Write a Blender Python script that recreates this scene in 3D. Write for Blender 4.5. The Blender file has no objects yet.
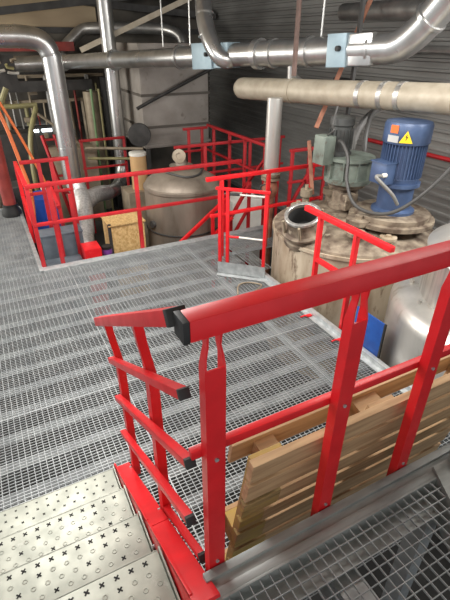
import bpy, bmesh, math, random
from mathutils import Vector, Matrix

random.seed(7)
S = bpy.context.scene
COL = S.collection
R = math.radians

# ------------------------------------------------------------------ camera, light, exposure
cam_d = bpy.data.cameras.new('camera'); cam = bpy.data.objects.new('camera', cam_d); COL.objects.link(cam)
cam.matrix_world = Matrix(((0.887145, 0.232216, -0.398810, 0.000000), (-0.461469, 0.454678, -0.761783, 0.000000), (0.004432, 0.859851, 0.510526, 2.680000), (0.000000, 0.000000, 0.000000, 1.000000)))
cam_d.sensor_fit = 'AUTO'; cam_d.sensor_width = 36; cam_d.lens = 440 / 600 * 36; cam_d.clip_start = 0.02
S.camera = cam

w = bpy.data.worlds.new('world'); S.world = w; w.use_nodes = True
bg = w.node_tree.nodes['Background']
bg.inputs[0].default_value = (0.90, 0.95, 1.0, 1); bg.inputs[1].default_value = 0.5

def area(loc, target, size, size_y, power, color=(1, 1, 1)):
    d = bpy.data.lights.new('light', 'AREA'); d.shape = 'RECTANGLE'; d.size = size; d.size_y = size_y; d.energy = power; d.color = color
    o = bpy.data.objects.new('light', d); COL.objects.link(o); o.location = loc
    o.rotation_euler = (Vector(target) - Vector(loc)).to_track_quat('-Z', 'Y').to_euler()
    return o
area((0.2, 4.4, 3.42), (0.6, 3.9, 0), 2.6, 2.0, 235, (1, 0.98, 0.95))         # ceiling lamps over the grating, ahead of the stairs
area((-1.6, -1.4, 3.6), (0.3, 2.0, 0.6), 1.8, 1.2, 40, (1, 0.97, 0.93))         # hall lamp behind and above the stairs
area((2.6, 2.2, 3.42), (3.4, 3.4, 0.5), 1.4, 1.0, 80, (1, 0.96, 0.90))          # ceiling lamp before the reactor
area((-3.2, 9.6, 2.2), (3.0, 10.0, 0.8), 2.4, 2.2, 260, (1, 0.96, 0.88))        # unseen fill light added on the left to brighten the far corner
area((5.6, 1.2, 3.3), (5.4, 6.0, 1.4), 1.4, 1.0, 190, (1, 0.98, 0.95))           # unseen fill light added to brighten the corrugated wall and vessel side

S.view_settings.view_transform = 'Standard'; S.view_settings.look = 'None'
S.view_settings.gamma = 1; S.view_settings.use_curve_mapping = False
S.view_settings.exposure = 0.25

# ------------------------------------------------------------------ materials
def mat(name, c1, c2=None, rough=0.5, metal=0.0, scale=6.0, stretch=(1, 1, 1), bump=0.0, detail=4.0, lo=0.35, hi=0.65, c3=None, s3=1.5, t3=0.58, rvar=0.0, emit=None):
    m = bpy.data.materials.new(name); m.use_nodes = True
    nt = m.node_tree; N = nt.nodes; L = nt.links
    b = N['Principled BSDF']; b.inputs['Roughness'].default_value = rough; b.inputs['Metallic'].default_value = metal
    if emit:
        b.inputs['Emission Color'].default_value = (*emit[0], 1); b.inputs['Emission Strength'].default_value = emit[1]
    if c2 is None:
        c2 = tuple(x * 0.85 for x in c1)
    tc = N.new('ShaderNodeTexCoord'); mp = N.new('ShaderNodeMapping'); mp.inputs['Scale'].default_value = stretch
    L.new(tc.outputs['Object'], mp.inputs[0])
    nz = N.new('ShaderNodeTexNoise'); nz.inputs['Scale'].default_value = scale; nz.inputs['Detail'].default_value = detail
    L.new(mp.outputs[0], nz.inputs['Vector'])
    r = N.new('ShaderNodeMapRange'); r.inputs['From Min'].default_value = lo; r.inputs['From Max'].default_value = hi
    L.new(nz.outputs['Fac'], r.inputs['Value'])
    mx = N.new('ShaderNodeMix'); mx.data_type = 'RGBA'
    mx.inputs[6].default_value = (*c1, 1); mx.inputs[7].default_value = (*c2, 1)
    L.new(r.outputs[0], mx.inputs[0]); out = mx.outputs[2]
    if c3:
        n2 = N.new('ShaderNodeTexNoise'); n2.inputs['Scale'].default_value = s3; n2.inputs['Detail'].default_value = 6; n2.inputs['Roughness'].default_value = 0.7
        L.new(mp.outputs[0], n2.inputs['Vector'])
        r2 = N.new('ShaderNodeMapRange'); r2.inputs['From Min'].default_value = t3; r2.inputs['From Max'].default_value = t3 + 0.1
        L.new(n2.outputs['Fac'], r2.inputs['Value'])
        m3 = N.new('ShaderNodeMix'); m3.data_type = 'RGBA'; m3.inputs[7].default_value = (*c3, 1)
        L.new(r2.outputs[0], m3.inputs[0]); L.new(out, m3.inputs[6]); out = m3.outputs[2]
    L.new(out, b.inputs['Base Color'])
    if rvar:
        rr = N.new('ShaderNodeMapRange'); rr.inputs['To Min'].default_value = max(0.05, rough - rvar); rr.inputs['To Max'].default_value = min(1, rough + rvar)
        L.new(nz.outputs['Fac'], rr.inputs['Value']); L.new(rr.outputs[0], b.inputs['Roughness'])
    if bump:
        bp = N.new('ShaderNodeBump'); bp.inputs['Strength'].default_value = bump; bp.inputs['Distance'].default_value = 0.01
        L.new(nz.outputs['Fac'], bp.inputs['Height']); L.new(bp.outputs[0], b.inputs['Normal'])
    return m

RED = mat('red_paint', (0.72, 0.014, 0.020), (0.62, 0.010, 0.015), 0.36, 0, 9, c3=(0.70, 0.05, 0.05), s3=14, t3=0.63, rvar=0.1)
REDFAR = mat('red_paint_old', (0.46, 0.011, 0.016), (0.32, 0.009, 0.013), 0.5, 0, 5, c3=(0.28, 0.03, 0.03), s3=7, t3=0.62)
BLACK = mat('black_plastic', (0.018, 0.018, 0.018), None, 0.55)
GALV = mat('galvanised_steel', (0.50, 0.52, 0.52), (0.36, 0.38, 0.385), 0.48, 0.55, 14, rvar=0.12)
GRATE = mat('galvanised_grating', (0.40, 0.415, 0.415), (0.30, 0.315, 0.32), 0.5, 0.35, 5, rvar=0.1)
STRIP = mat('galvanised_support', (0.30, 0.315, 0.315), (0.21, 0.222, 0.225), 0.55, 0.3, 8)
TREAD = mat('tread_sheet', (0.36, 0.365, 0.31), (0.29, 0.30, 0.255), 0.5, 0.35, 10, rvar=0.12, c3=(0.42, 0.42, 0.37), s3=5, t3=0.6)
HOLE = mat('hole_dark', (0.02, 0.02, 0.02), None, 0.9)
DUCT = mat('duct_steel', (0.60, 0.60, 0.59), (0.42, 0.42, 0.41), 0.30, 0.85, 4, (1, 1, 0.4), rvar=0.1)
DUCTDARK = mat('duct_steel_dull', (0.45, 0.44, 0.42), (0.30, 0.29, 0.28), 0.38, 0.8, 5, rvar=0.1)
DAMPER = mat('damper_blue_grey', (0.32, 0.42, 0.47), (0.25, 0.34, 0.39), 0.45, 0.15, 6)
BEIGE = mat('pipe_jacket', (0.42, 0.37, 0.29), (0.33, 0.285, 0.215), 0.5, 0.15, 7, c3=(0.40, 0.34, 0.25), s3=4, t3=0.6)
STEEL = mat('stainless', (0.62, 0.60, 0.56), (0.46, 0.45, 0.42), 0.36, 0.7, 3, (1, 1, 0.25), c3=(0.40, 0.37, 0.32), s3=5, t3=0.58, rvar=0.1)
STEELBR = mat('stainless_brushed', (0.62, 0.60, 0.56), (0.40, 0.39, 0.37), 0.34, 0.75, 10, (3, 3, 0.25), rvar=0.08)
RUSTY = mat('stained_vessel', (0.54, 0.46, 0.345), (0.33, 0.25, 0.17), 0.6, 0.25, 3.5, (1.6, 1.6, 0.5), 0.25, 6, 0.38, 0.66, c3=(0.17, 0.11, 0.07), s3=4.5, t3=0.56)
CRUST = mat('crusted_lid', (0.30, 0.245, 0.18), (0.10, 0.07, 0.05), 0.75, 0.15, 8, bump=0.6, c3=(0.40, 0.34, 0.25), s3=6, t3=0.60)
PITST = mat('pit_tank_steel', (0.34, 0.29, 0.235), (0.20, 0.165, 0.13), 0.5, 0.45, 3, (1, 1, 0.3), c3=(0.15, 0.12, 0.09), s3=3, t3=0.6)
TANKBOX = mat('tank_cladding', (0.34, 0.31, 0.28), (0.25, 0.225, 0.20), 0.6, 0.2, 2.5, c3=(0.18, 0.15, 0.13), s3=3, t3=0.6)
MOTOR = mat('motor_blue', (0.065, 0.105, 0.205), (0.045, 0.075, 0.15), 0.42, 0.1, 8, c3=(0.10, 0.13, 0.22), s3=9, t3=0.62)
GREEN = mat('gearbox_green', (0.20, 0.235, 0.20), (0.12, 0.145, 0.125), 0.55, 0.15, 7, c3=(0.10, 0.08, 0.055), s3=7, t3=0.57)
DARKGR = mat('dark_grey_casting', (0.085, 0.09, 0.088), (0.05, 0.052, 0.05), 0.55, 0.2, 7)
ORANGE = mat('orange_sticker', (0.85, 0.16, 0.03), None, 0.5)
YELLOW = mat('yellow_sign', (0.95, 0.62, 0.02), None, 0.5)
SILVER = mat('silver_plate', (0.62, 0.62, 0.60), None, 0.35, 0.6)
CONDUIT = mat('grey_conduit', (0.24, 0.235, 0.22), (0.17, 0.165, 0.15), 0.5, 0.1)
HOSEM = mat('grey_hose', (0.16, 0.155, 0.15), (0.11, 0.108, 0.10), 0.5)
CABLE = mat('dark_cable', (0.06, 0.058, 0.055), None, 0.5)
RUST = mat('rusty_bar', (0.36, 0.16, 0.10), (0.22, 0.09, 0.055), 0.75, 0.1, 12)
DARKRUST = mat('dark_rusty_bar', (0.13, 0.08, 0.065), (0.08, 0.05, 0.04), 0.75, 0.1, 12)
WOOD = mat('pallet_wood', (0.55, 0.365, 0.20), (0.38, 0.235, 0.12), 0.75, 0, 9, (0.35, 4, 4), 0.1, c3=(0.36, 0.22, 0.11), s3=2.2, t3=0.64)
WOODY = mat('pallet_wood_stained', (0.44, 0.30, 0.07), (0.40, 0.26, 0.12), 0.7, 0, 7, (0.6, 3, 3), 0.1, c3=(0.22, 0.15, 0.06), s3=3, t3=0.56)
OSB = mat('osb_board', (0.66, 0.45, 0.20), (0.44, 0.26, 0.09), 0.8, 0, 34, (1, 1, 0.7), c3=(0.78, 0.58, 0.30), s3=22, t3=0.6)
CARD = mat('cardboard', (0.52, 0.33, 0.16), (0.44, 0.27, 0.12), 0.8, 0, 5)
BLUEPL = mat('blue_panel', (0.012, 0.085, 0.36), (0.01, 0.055, 0.26), 0.5, 0, 10, c3=(0.10, 0.18, 0.40), s3=16, t3=0.66)
BLUEDR = mat('blue_drum', (0.02, 0.08, 0.40), None, 0.4)
WHITEPL = mat('white_plastic', (0.70, 0.68, 0.62), None, 0.5)
PURPLE = mat('purple_lid', (0.20, 0.06, 0.30), None, 0.45)
BLUEGR = mat('blue_grey_paint', (0.15, 0.185, 0.215), (0.10, 0.125, 0.15), 0.5, 0.1, 5)
FOIL = mat('aluminium_foil', (0.80, 0.80, 0.80), (0.55, 0.55, 0.55), 0.38, 0.6, 26, bump=0.7)
YPIPE = mat('yellow_green_pipe', (0.27, 0.245, 0.11), (0.18, 0.165, 0.08), 0.5, 0, 6)
GPIPE = mat('green_pipe', (0.16, 0.26, 0.12), None, 0.5)
ORHOSE = mat('orange_hose', (0.62, 0.14, 0.03), None, 0.5)
REDCOL = mat('red_column_paint', (0.30, 0.045, 0.035), (0.20, 0.03, 0.025), 0.55, 0, 5)
DARKST = mat('dark_steel', (0.055, 0.052, 0.05), (0.03, 0.029, 0.028), 0.6, 0.2, 5)
TAN = mat('tan_steel', (0.34, 0.28, 0.20), (0.22, 0.18, 0.13), 0.55, 0.2, 5)
EDGE = mat('weathered_galvanised', (0.40, 0.42, 0.41), (0.26, 0.28, 0.27), 0.55, 0.45, 9, (0.5, 2, 1), rvar=0.12)
RIBM = mat('tank_rib', (0.11, 0.095, 0.08), None, 0.7)
GROUND = mat('dark_concrete', (0.035, 0.034, 0.032), (0.02, 0.019, 0.018), 0.9, 0, 2)
WALLM = mat('corrugated_wall', (0.30, 0.295, 0.28), (0.20, 0.195, 0.185), 0.55, 0.3, 1.5, (1, 0.4, 2))
WALLB = mat('dark_wall', (0.13, 0.115, 0.095), (0.04, 0.036, 0.032), 0.8, 0, 1.2)
CEIL = mat('ceiling_boards', (0.50, 0.40, 0.26), (0.30, 0.23, 0.15), 0.8, 0, 1.5, (0.3, 3, 1))
CEILD = mat('ceiling_dark', (0.11, 0.11, 0.115), (0.07, 0.07, 0.075), 0.8, 0, 1.5)
GLASS = mat('lit_window', (0.8, 0.85, 0.9), None, 0.4, emit=((0.85, 0.93, 1.0), 3.0))

# ------------------------------------------------------------------ mesh builder
def frame_of(d):
    d = Vector(d).normalized()
    u = Vector((0, 0, 1)) if abs(d.z) < 0.95 else Vector((1, 0, 0))
    a = d.cross(u).normalized(); b = a.cross(d).normalized()
    return a, b, d

class MB:
    def __init__(self): self.bm = bmesh.new(); self.i = 0
    def mi(self, i): self.i = i; return self
    def face(self, vs):
        try:
            f = self.bm.faces.new(vs); f.material_index = self.i; f.smooth = True; return f
        except ValueError:
            return None
    def hexa(self, p):                     # 8 points: bottom ring then top ring
        v = [self.bm.verts.new(x) for x in p]
        for q in ((3, 2, 1, 0), (4, 5, 6, 7), (0, 1, 5, 4), (1, 2, 6, 5), (2, 3, 7, 6), (3, 0, 4, 7)): self.face([v[k] for k in q])
        return v
    def box(self, x0, x1, y0, y1, z0, z1, bev=0.0):
        pts = [(x0, y0, z0), (x1, y0, z0), (x1, y1, z0), (x0, y1, z0), (x0, y0, z1), (x1, y0, z1), (x1, y1, z1), (x0, y1, z1)]
        if bev <= 0: self.hexa(pts); return self
        self._bevbox(pts, bev); return self
    def _bevbox(self, pts, bev):
        t = MB(); t.hexa(pts)
        bmesh.ops.bevel(t.bm, geom=list(t.bm.edges), offset=bev, segments=2, affect='EDGES', profile=0.6)
        self.merge(t.bm)
    def merge(self, src):
        mp = {}
        for v in src.verts: mp[v] = self.bm.verts.new(v.co)
        for f in src.faces: self.face([mp[v] for v in f.verts])
        src.free()
    def bar(self, a, b, wd, ht, up=(0, 0, 1), bev=0.0):   # rectangular bar from a to b
        a = Vector(a); b = Vector(b); d = (b - a).normalized(); up = Vector(up)
        if abs(d.dot(up.normalized())) > 0.98: up = Vector((0, 1, 0))
        s = d.cross(up).normalized(); u = s.cross(d).normalized()
        s = s * wd / 2; u = u * ht / 2
        pts = [a - s - u, a + s - u, b + s - u, b - s - u, a - s + u, a + s + u, b + s + u, b - s + u]
        if bev > 0: self._bevbox(pts, bev)
        else: self.hexa(pts)
        return self
    def rings(self, rings, closed=False, caps=True):
        R_ = [[self.bm.verts.new(p) for p in r] for r in rings]; n = len(R_[0])
        pairs = list(zip(R_, R_[1:])) + ([(R_[-1], R_[0])] if closed else [])
        for A, B in pairs:
            for k in range(n): self.face([A[k], A[(k + 1) % n], B[(k + 1) % n], B[k]])
        if caps and not closed:
            self.face(R_[0][::-1]); self.face(R_[-1])
        return self
    def tube(self, pts, r, n=12, caps=True):
        pts = [Vector(p) for p in pts]; rs = r if isinstance(r, (list, tuple)) else [r] * len(pts)
        t0 = (pts[1] - pts[0]).normalized(); a, b, _ = frame_of(t0); prev = t0; out = []
        for k, p in enumerate(pts):
            if k == 0: t = t0
            elif k == len(pts) - 1: t = (pts[-1] - pts[-2]).normalized()
            else: t = ((pts[k] - pts[k - 1]).normalized() + (pts[k + 1] - pts[k]).normalized()).normalized()
            q = prev.rotation_difference(t); a = q @ a; b = q @ b; prev = t
            out.append([p + (a * math.cos(2 * math.pi * j / n) + b * math.sin(2 * math.pi * j / n)) * rs[k] for j in range(n)])
        return self.rings(out, caps=caps)
    def cyl(self, a, b, r1, r2=None, n=24): return self.tube([a, b], [r1, r2 if r2 is not None else r1], n)
    def lathe(self, c, prof, n=40, axis=(0, 0, 1), caps=True):        # prof = [(radius, height along axis)]
        c = Vector(c); ax = Vector(axis).normalized()
        if ax.z > 0.999: a, b = Vector((1, 0, 0)), Vector((0, 1, 0))
        else: a, b, _ = frame_of(ax)
        if a.cross(b).dot(ax) < 0: b = -b
        return self.rings([[c + ax * z + (a * math.cos(2 * math.pi * k / n) + b * math.sin(2 * math.pi * k / n)) * max(r, 1e-4) for k in range(n)] for r, z in prof], caps=caps)
    def torus(self, c, axis, Rr, r, n=32, m=8):
        c = Vector(c); a, b, ax = frame_of(axis); out = []
        for k in range(n):
            t = 2 * math.pi * k / n; d = a * math.cos(t) + b * math.sin(t)
            out.append([c + d * (Rr + r * math.cos(2 * math.pi * j / m)) + ax * r * math.sin(2 * math.pi * j / m) for j in range(m)])
        return self.rings(out, closed=True)
    def prism(self, poly, ext):                            # planar polygon (list of points) extruded by vector
        ext = Vector(ext); A = [self.bm.verts.new(p) for p in poly]; B = [self.bm.verts.new(Vector(p) + ext) for p in poly]
        n = len(A)
        self.face(A[::-1]); self.face(B)
        for k in range(n): self.face([A[k], A[(k + 1) % n], B[(k + 1) % n], B[k]])
        return self
    def build(self, name, m, parent=None, angle=35):
        bmesh.ops.recalc_face_normals(self.bm, faces=list(self.bm.faces))
        me = bpy.data.meshes.new(name)
        if parent is None:
            xs = [v.co for v in self.bm.verts]
            lo = [min(c[k] for c in xs) for k in range(3)]; hi = [max(c[k] for c in xs) for k in range(3)]
            loc = Vector(((lo[0] + hi[0]) / 2, (lo[1] + hi[1]) / 2, lo[2]))
            M = Matrix.Translation(loc)
        else:
            M = WM[parent]
        bmesh.ops.transform(self.bm, matrix=M.inverted(), verts=list(self.bm.verts))
        self.bm.to_mesh(me); self.bm.free()
        me.set_sharp_from_angle(angle=R(angle))
        o = bpy.data.objects.new(name, me); COL.objects.link(o)
        for x in (m if isinstance(m, (list, tuple)) else [m]): me.materials.append(x)
        if parent is None: o.location = loc
        else: o.parent = parent
        WM[o] = M
        return o
WM = {}

def smooth_path(pts, k=6):                                # Catmull-Rom through points
    P = [Vector(p) for p in pts]; P = [P[0] * 2 - P[1]] + P + [P[-1] * 2 - P[-2]]; out = []
    for i in range(1, len(P) - 2):
        for j in range(k):
            t = j / k; a, b, c, d = P[i - 1], P[i], P[i + 1], P[i + 2]
            out.append(0.5 * ((2 * b) + (c - a) * t + (2 * a - 5 * b + 4 * c - d) * t * t + (3 * b - a - 3 * c + d) * t ** 3))
    out.append(P[-2]); return out

def tag(o, label, cat, group=None, kind=None):
    o['label'] = label; o['category'] = cat
    if group: o['group'] = group
    if kind: o['kind'] = kind
    return o
def thing(name, label, cat, loc, group=None):
    o = bpy.data.objects.new(name, None); COL.objects.link(o); o.location = loc; o.empty_display_size = 0.1
    WM[o] = Matrix.Translation(Vector(loc)); return tag(o, label, cat, group)
def struct(o): o['kind'] = 'structure'; return o
def part_label(o, text): o['label'] = text; return o

# ------------------------------------------------------------------ setting: ground, walls, ceiling
PZ = -1.2
struct(MB().box(-5, 7, -3, 14, PZ - 0.1, PZ).build('pit_floor', GROUND))
def corrugated(x, y0, y1, z0, z1, pitch, depth):
    b = MB(); prof = []; z = z0
    while z < z1:
        prof += [(0, z), (0, z + pitch * 0.55), (depth, z + pitch * 0.65), (depth, z + pitch * 0.9)]; z += pitch
    A = [b.bm.verts.new((x - d, y0, zz)) for d, zz in prof]; B = [b.bm.verts.new((x - d, y1, zz)) for d, zz in prof]
    for k in range(len(A) - 1): b.face([A[k], B[k], B[k + 1], A[k + 1]])
    return b
wr = corrugated(6.5, -3, 13.5, PZ, 4.0, 0.14, 0.03); wr.box(6.52, 6.6, -3, 13.5, PZ, 4.0)
struct(wr.build('wall_right', WALLM))
struct(MB().box(-5, 6.6, 13.5, 13.6, PZ, 4.0).build('wall_back', WALLB))
def roof_z(y): return 3.92
for x0, x1, m_ in ((-5, 2.95, CEIL), (2.95, 6.6, CEILD)):
    b = MB(); b.hexa([(x, y, roof_z(y) + dz) for dz in (0, .1) for x, y in ((x0, -3), (x1, -3), (x1, 13.5), (x0, 13.5))]); struct(b.build('ceiling', m_))
struct(MB().box(-5, 3.25, 13.40, 13.5, 2.90, 3.92).build('trim_8', CEIL))
struct(MB().box(-5, 6.45, 13.34, 13.40, 2.78, 2.91).build('trim_9', DARKST))
for (x0, y0, z0, x1, y1, z1) in ((-1.0, 12.9, 2.95, 6.4, 12.2, 3.86), (-5, 9.6, 3.72, 6.4, 9.0, 3.72), (-5, 11.4, 3.60, 6.4, 11.0, 3.60), (2.9, 13.2, 3.45, 6.4, 12.9, 3.2)):
    struct(MB().bar((x0, y0, z0), (x1, y1, z1), 0.12, 0.15).build('ceiling_beam', DARKST))
wn = MB().box(1.06, 1.34, 13.44, 13.5, 0.48, 0.64).build('window_1', GLASS); struct(wn)
wn = MB().box(1.42, 1.68, 13.44, 13.5, 0.48, 0.64).build('window_2', GLASS); struct(wn)

# ------------------------------------------------------------------ setting: gratings
def grating(regions, z, px, py, t, hb, hc, fx=None):
    """bars along X every py (bearing bars, height hb), cross bars along Y every px (height hc)"""
    b = MB()
    for (x0, x1, y0, y1) in regions:
        n = int((y1 - y0) / py)
        for k in range(n + 1):
            y = y0 + k * (y1 - y0) / n
            b.box(x0, x1, y - t / 2, y + t / 2, z - hb, z)
        n = int((x1 - x0) / px)
        for k in range(n + 1):
            x = x0 + k * (x1 - x0) / n
            b.box(x - t / 2, x + t / 2, y0, y1, z - hc, z - 0.001)
    return b
FX = 2.80
main = [(0.36, 0.60, 0.9, 2.2), (-2.4, 0.60, 2.2, 5.74), (0.605, 2.28, 0.9, 5.74), (2.30, FX, 0.9, 5.74), (-2.4, 0.24, 5.76, 8.6)]
side_ = [(FX + 0.05, 4.3, 5.08, 5.74), (FX + 0.05, 3.06, 4.48, 5.06)]
struct(grating(main + side_, 0, 0.044, 0.027, 0.0038, 0.008, 0.011).build('floor', GRATE))
y = 2.32
while y < 8.6:                                              # support flats that carry the grating
    x1 = FX if y < 5.7 else 0.24
    struct(MB().box(-2.4, x1, y - 0.047, y + 0.047, -0.024, -0.013).build('floor_beam', STRIP))
    y += 0.285
for y in (5.15, 5.40, 5.62):
    struct(MB().box(FX, 4.3, y - 0.05, y + 0.05, -0.024, -0.013).build('floor_beam', STRIP))
y = 1.18
while y < 2.2:
    struct(MB().box(0.36, FX, y - 0.047, y + 0.047, -0.024, -0.013).build('floor_beam', STRIP)); y += 0.285
struct(MB().box(2.24, 2.34, 0.9, 5.74, -0.025, -0.0135).build('floor_beam', STRIP))
for yy in (3.11, 4.53, 5.1):
    struct(MB().box(-2.4, FX, yy - 0.003, yy + 0.003, -0.012, 0.001).build('trim_1', GRATE))
# deck edges
e = MB(); e.box(0.24, 4.3, 5.75, 5.87, -0.16, 0.012, 0.004); e.box(0.62, 4.3, 5.70, 5.712, -0.02, 0.028)
struct(e.build('trim_2', GALV))
struct(MB().box(0.235, 0.29, 5.75, 8.6, -0.16, 0.02, 0.004).build('trim_3', GALV))
e = MB(); e.box(FX, FX + 0.05, 0.9, 4.44, -0.2, 0.06, 0.004); e.box(FX - 0.06, FX, 0.9, 4.42, 0.0, 0.012)
struct(e.build('trim_4', GALV))
struct(MB().box(-2.4, 0.28, 8.6, 8.66, -0.16, 0.03).build('trim_5', GALV))

# upper platform
pg = MB(); t = 0.0028
def clipx(yv): return 1.45 + (yv - 0.73) * 0.5                # the slanting cut of the platform
n = 34
for k in range(n + 1):
    yv = -0.74 + k * (1.44 / n)
    pg.box(0.30, clipx(yv), yv - t / 2, yv + t / 2, 0.990, 1.0)
xk = 0.30
while xk < 1.46:
    y0 = -0.74 if xk < clipx(-0.74) else 0.73 + (xk - 1.45) / 0.5
    pg.box(xk - t / 2, xk + t / 2, y0, 0.70, 0.988, 0.999); xk += 0.042
struct(pg.build('platform_floor', GRATE))
e = MB(); e.box(0.335, 1.85, 0.695, 0.705, 0.90, 1.004, 0.002); e.box(0.335, 1.85, 0.705, 0.738, 0.975, 1.003, 0.003)
e.box(0.335, 1.85, 0.738, 0.772, 0.95, 0.990); e.box(0.335, 1.85, 0.772, 0.806, 0.82, 1.006, 0.003)
e.box(0.335, 1.85, 0.60, 0.79, 0.91, 0.922)
e.box(0.30, 0.335, -0.74, 0.70, 0.82, 1.003, 0.003)
struct(e.build('trim_6', EDGE))
e = MB(); e.prism([(1.455, 0.74, 0.82), (1.55, 0.74, 0.82), (0.81, -0.74, 0.82), (0.715, -0.74, 0.82)], (0, 0, 0.20))
e.prism([(1.55, 0.74, 0.82), (1.57, 0.74, 0.82), (0.83, -0.74, 0.82), (0.81, -0.74, 0.82)], (0, 0, 0.27))
struct(e.build('trim_7', EDGE))
b = MB(); b.box(0.80, 0.92, -0.74, 0.69, 0.70, 0.72); b.box(0.855, 0.865, -0.74, 0.69, 0.72, 0.84); b.box(0.80, 0.92, -0.74, 0.69, 0.84, 0.86)
struct(b.build('platform_beam', GALV))
b = MB(); b.box(0.46, 0.52, -0.74, 0.69, 0.66, 0.76); struct(b.build('platform_beam', GALV))
for x in (0.42, 1.30):
    struct(MB().box(x, x + 0.08, 0.60, 0.68, 0.0, 0.90).build('platform_pillar', GALV))

# ------------------------------------------------------------------ staircase
RISE, RUN = 0.2, 0.333
st = thing('staircase', 'steel staircase with perforated anti slip treads and red side channels descending to the grating floor', 'staircase', (-0.25, 1.5, 0))
def xmark(b, x, y, z, s, a):
    for k in (0, 1):
        c, q = math.cos(a + k * math.pi / 2), math.sin(a + k * math.pi / 2)
        d = Vector((c, q, 0)) * s; p = Vector((-q, c, 0)) * s * 0.26
        o = Vector((x, y, z)); b.prism([o - d - p, o + d - p, o + d + p, o - d + p], (0, 0, 0.0012 + 0.0002 * k))
for i in range(5):
    z = 1.0 - RISE * (i + 1) if i < 4 else 0.0
    z = 0.8 - RISE * i
    if z < 0.1: break
    yf = 0.75 + RUN * (i + 1)                                 # front (far) nosing of this tread
    yb = yf - RUN - 0.03
    tr = MB(); tr.box(-0.90, 0.245, yb, yf, z - 0.03, z, 0.003)
    tr.box(-0.90, 0.245, yf - 0.006, yf, z - 0.07, z)
    to = tr.build('tread', TREAD, st)
    hm = MB(); dm = MB()
    x = -0.84; k = 0
    while x < 0.22:
        if i < 3: xmark(hm, x, yf - 0.035, z, 0.0125, 0.78 + 0.1 * math.sin(k * 3))
        else: xmark(hm, x, yf - 0.035, z, 0.007, 0.78)
        for j, yy in enumerate((0.085, 0.135, 0.185, 0.235)):
            xx = x + (0.03 if j % 2 else 0)
            if xx > 0.23: continue
            if i == 3 or (k + j * 2) % 5 == 0: xmark(hm, xx, yf - yy, z, 0.0085 if i == 3 else 0.012, 0.78)
            else: dm.lathe((xx, yf - yy, z - 0.0005), [(0.0125, 0), (0.0105, 0.0028), (0.0075, 0.0028), (0.006, 0.0006)], 12)
        x += 0.06; k += 1
    hm.build('perforation_pattern', HOLE, to)
    dm.build('dimple_pattern', TREAD, to)
    for sx in (0.2485,):
        MB().box(sx, sx + 0.006, yb + 0.02, yf - 0.005, z - 0.06, z + 0.028).build('end_plate', TREAD, to)
sl = Vector((0, 1, -0.6)).normalized()
def slope_z(y, a=1.45): return a - 0.6 * y
def stringer(x0, x1, ya, yb, nm):
    b = MB(); ta, tb = slope_z(ya) + 0.015, slope_z(yb) + 0.015
    b.bar((x0 + 0.006, ya, ta - 0.13), (x0 + 0.006, yb, tb - 0.13), 0.012, 0.23, (0, 0, 1), 0.002)
    b.bar(((x0 + x1) / 2, ya, ta - 0.012), ((x0 + x1) / 2, yb, tb - 0.012), x1 - x0, 0.014, (0, 0, 1), 0.003)
    b.bar(((x0 + x1) / 2, ya, ta - 0.245), ((x0 + x1) / 2, yb, tb - 0.245), x1 - x0, 0.012, (0, 0, 1), 0.002)
    return b.build(nm, RED, st)
s1 = stringer(0.262, 0.355, 0.70, 1.245, 'stringer'); s2 = stringer(0.262, 0.355, 1.25, 2.06, 'stringer')
for yy in (1.20, 1.30):
    MB().lathe((0.27, yy, slope_z(yy) - 0.10), [(0.0, 0.0), (0.010, 0.0), (0.010, 0.02), (0, 0.02)], 8, (-1, 0, 0)).build('bolt', GALV, s1)
stringer(-1.0, -0.91, 0.70, 2.06, 'stringer')

# ------------------------------------------------------------------ stair railing
sr = thing('stair_railing', 'short sloping red railing with four bars and black end caps on the stair side channel', 'railing', (0.32, 1.4, 0.3))
def capped_rail(ya, za, yb, zb, wd, ht, nm, x=0.32, cap=0.028):
    d = Vector((0, yb - ya, zb - za)).normalized()
    a = Vector((x, ya, za)); bb = Vector((x, yb, zb))
    o = MB().bar(a + d * cap, bb, wd, ht, (0, 0, 1), 0.004).build(nm, RED, sr)
    part_label(MB().bar(a, a + d * cap, wd + 0.001, ht + 0.001, (0, 0, 1), 0.003).build('end_cap', BLACK, o), 'black plastic end cap')
capped_rail(0.865, 2.090, 2.08, 1.362, 0.052, 0.046, 'top_rail')
capped_rail(0.875, 1.82, 1.97, 1.17, 0.034, 0.032, 'bar', x=0.332, cap=0.02)
capped_rail(0.855, 1.55, 1.95, 0.91, 0.034, 0.032, 'bar', x=0.332, cap=0.02)
capped_rail(0.88, 1.22, 1.96, 0.62, 0.034, 0.032, 'bar', x=0.332, cap=0.02)
capped_rail(0.885, 0.945, 1.335, 0.675, 0.030, 0.030, 'bar', x=0.374, cap=0.02)
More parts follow.
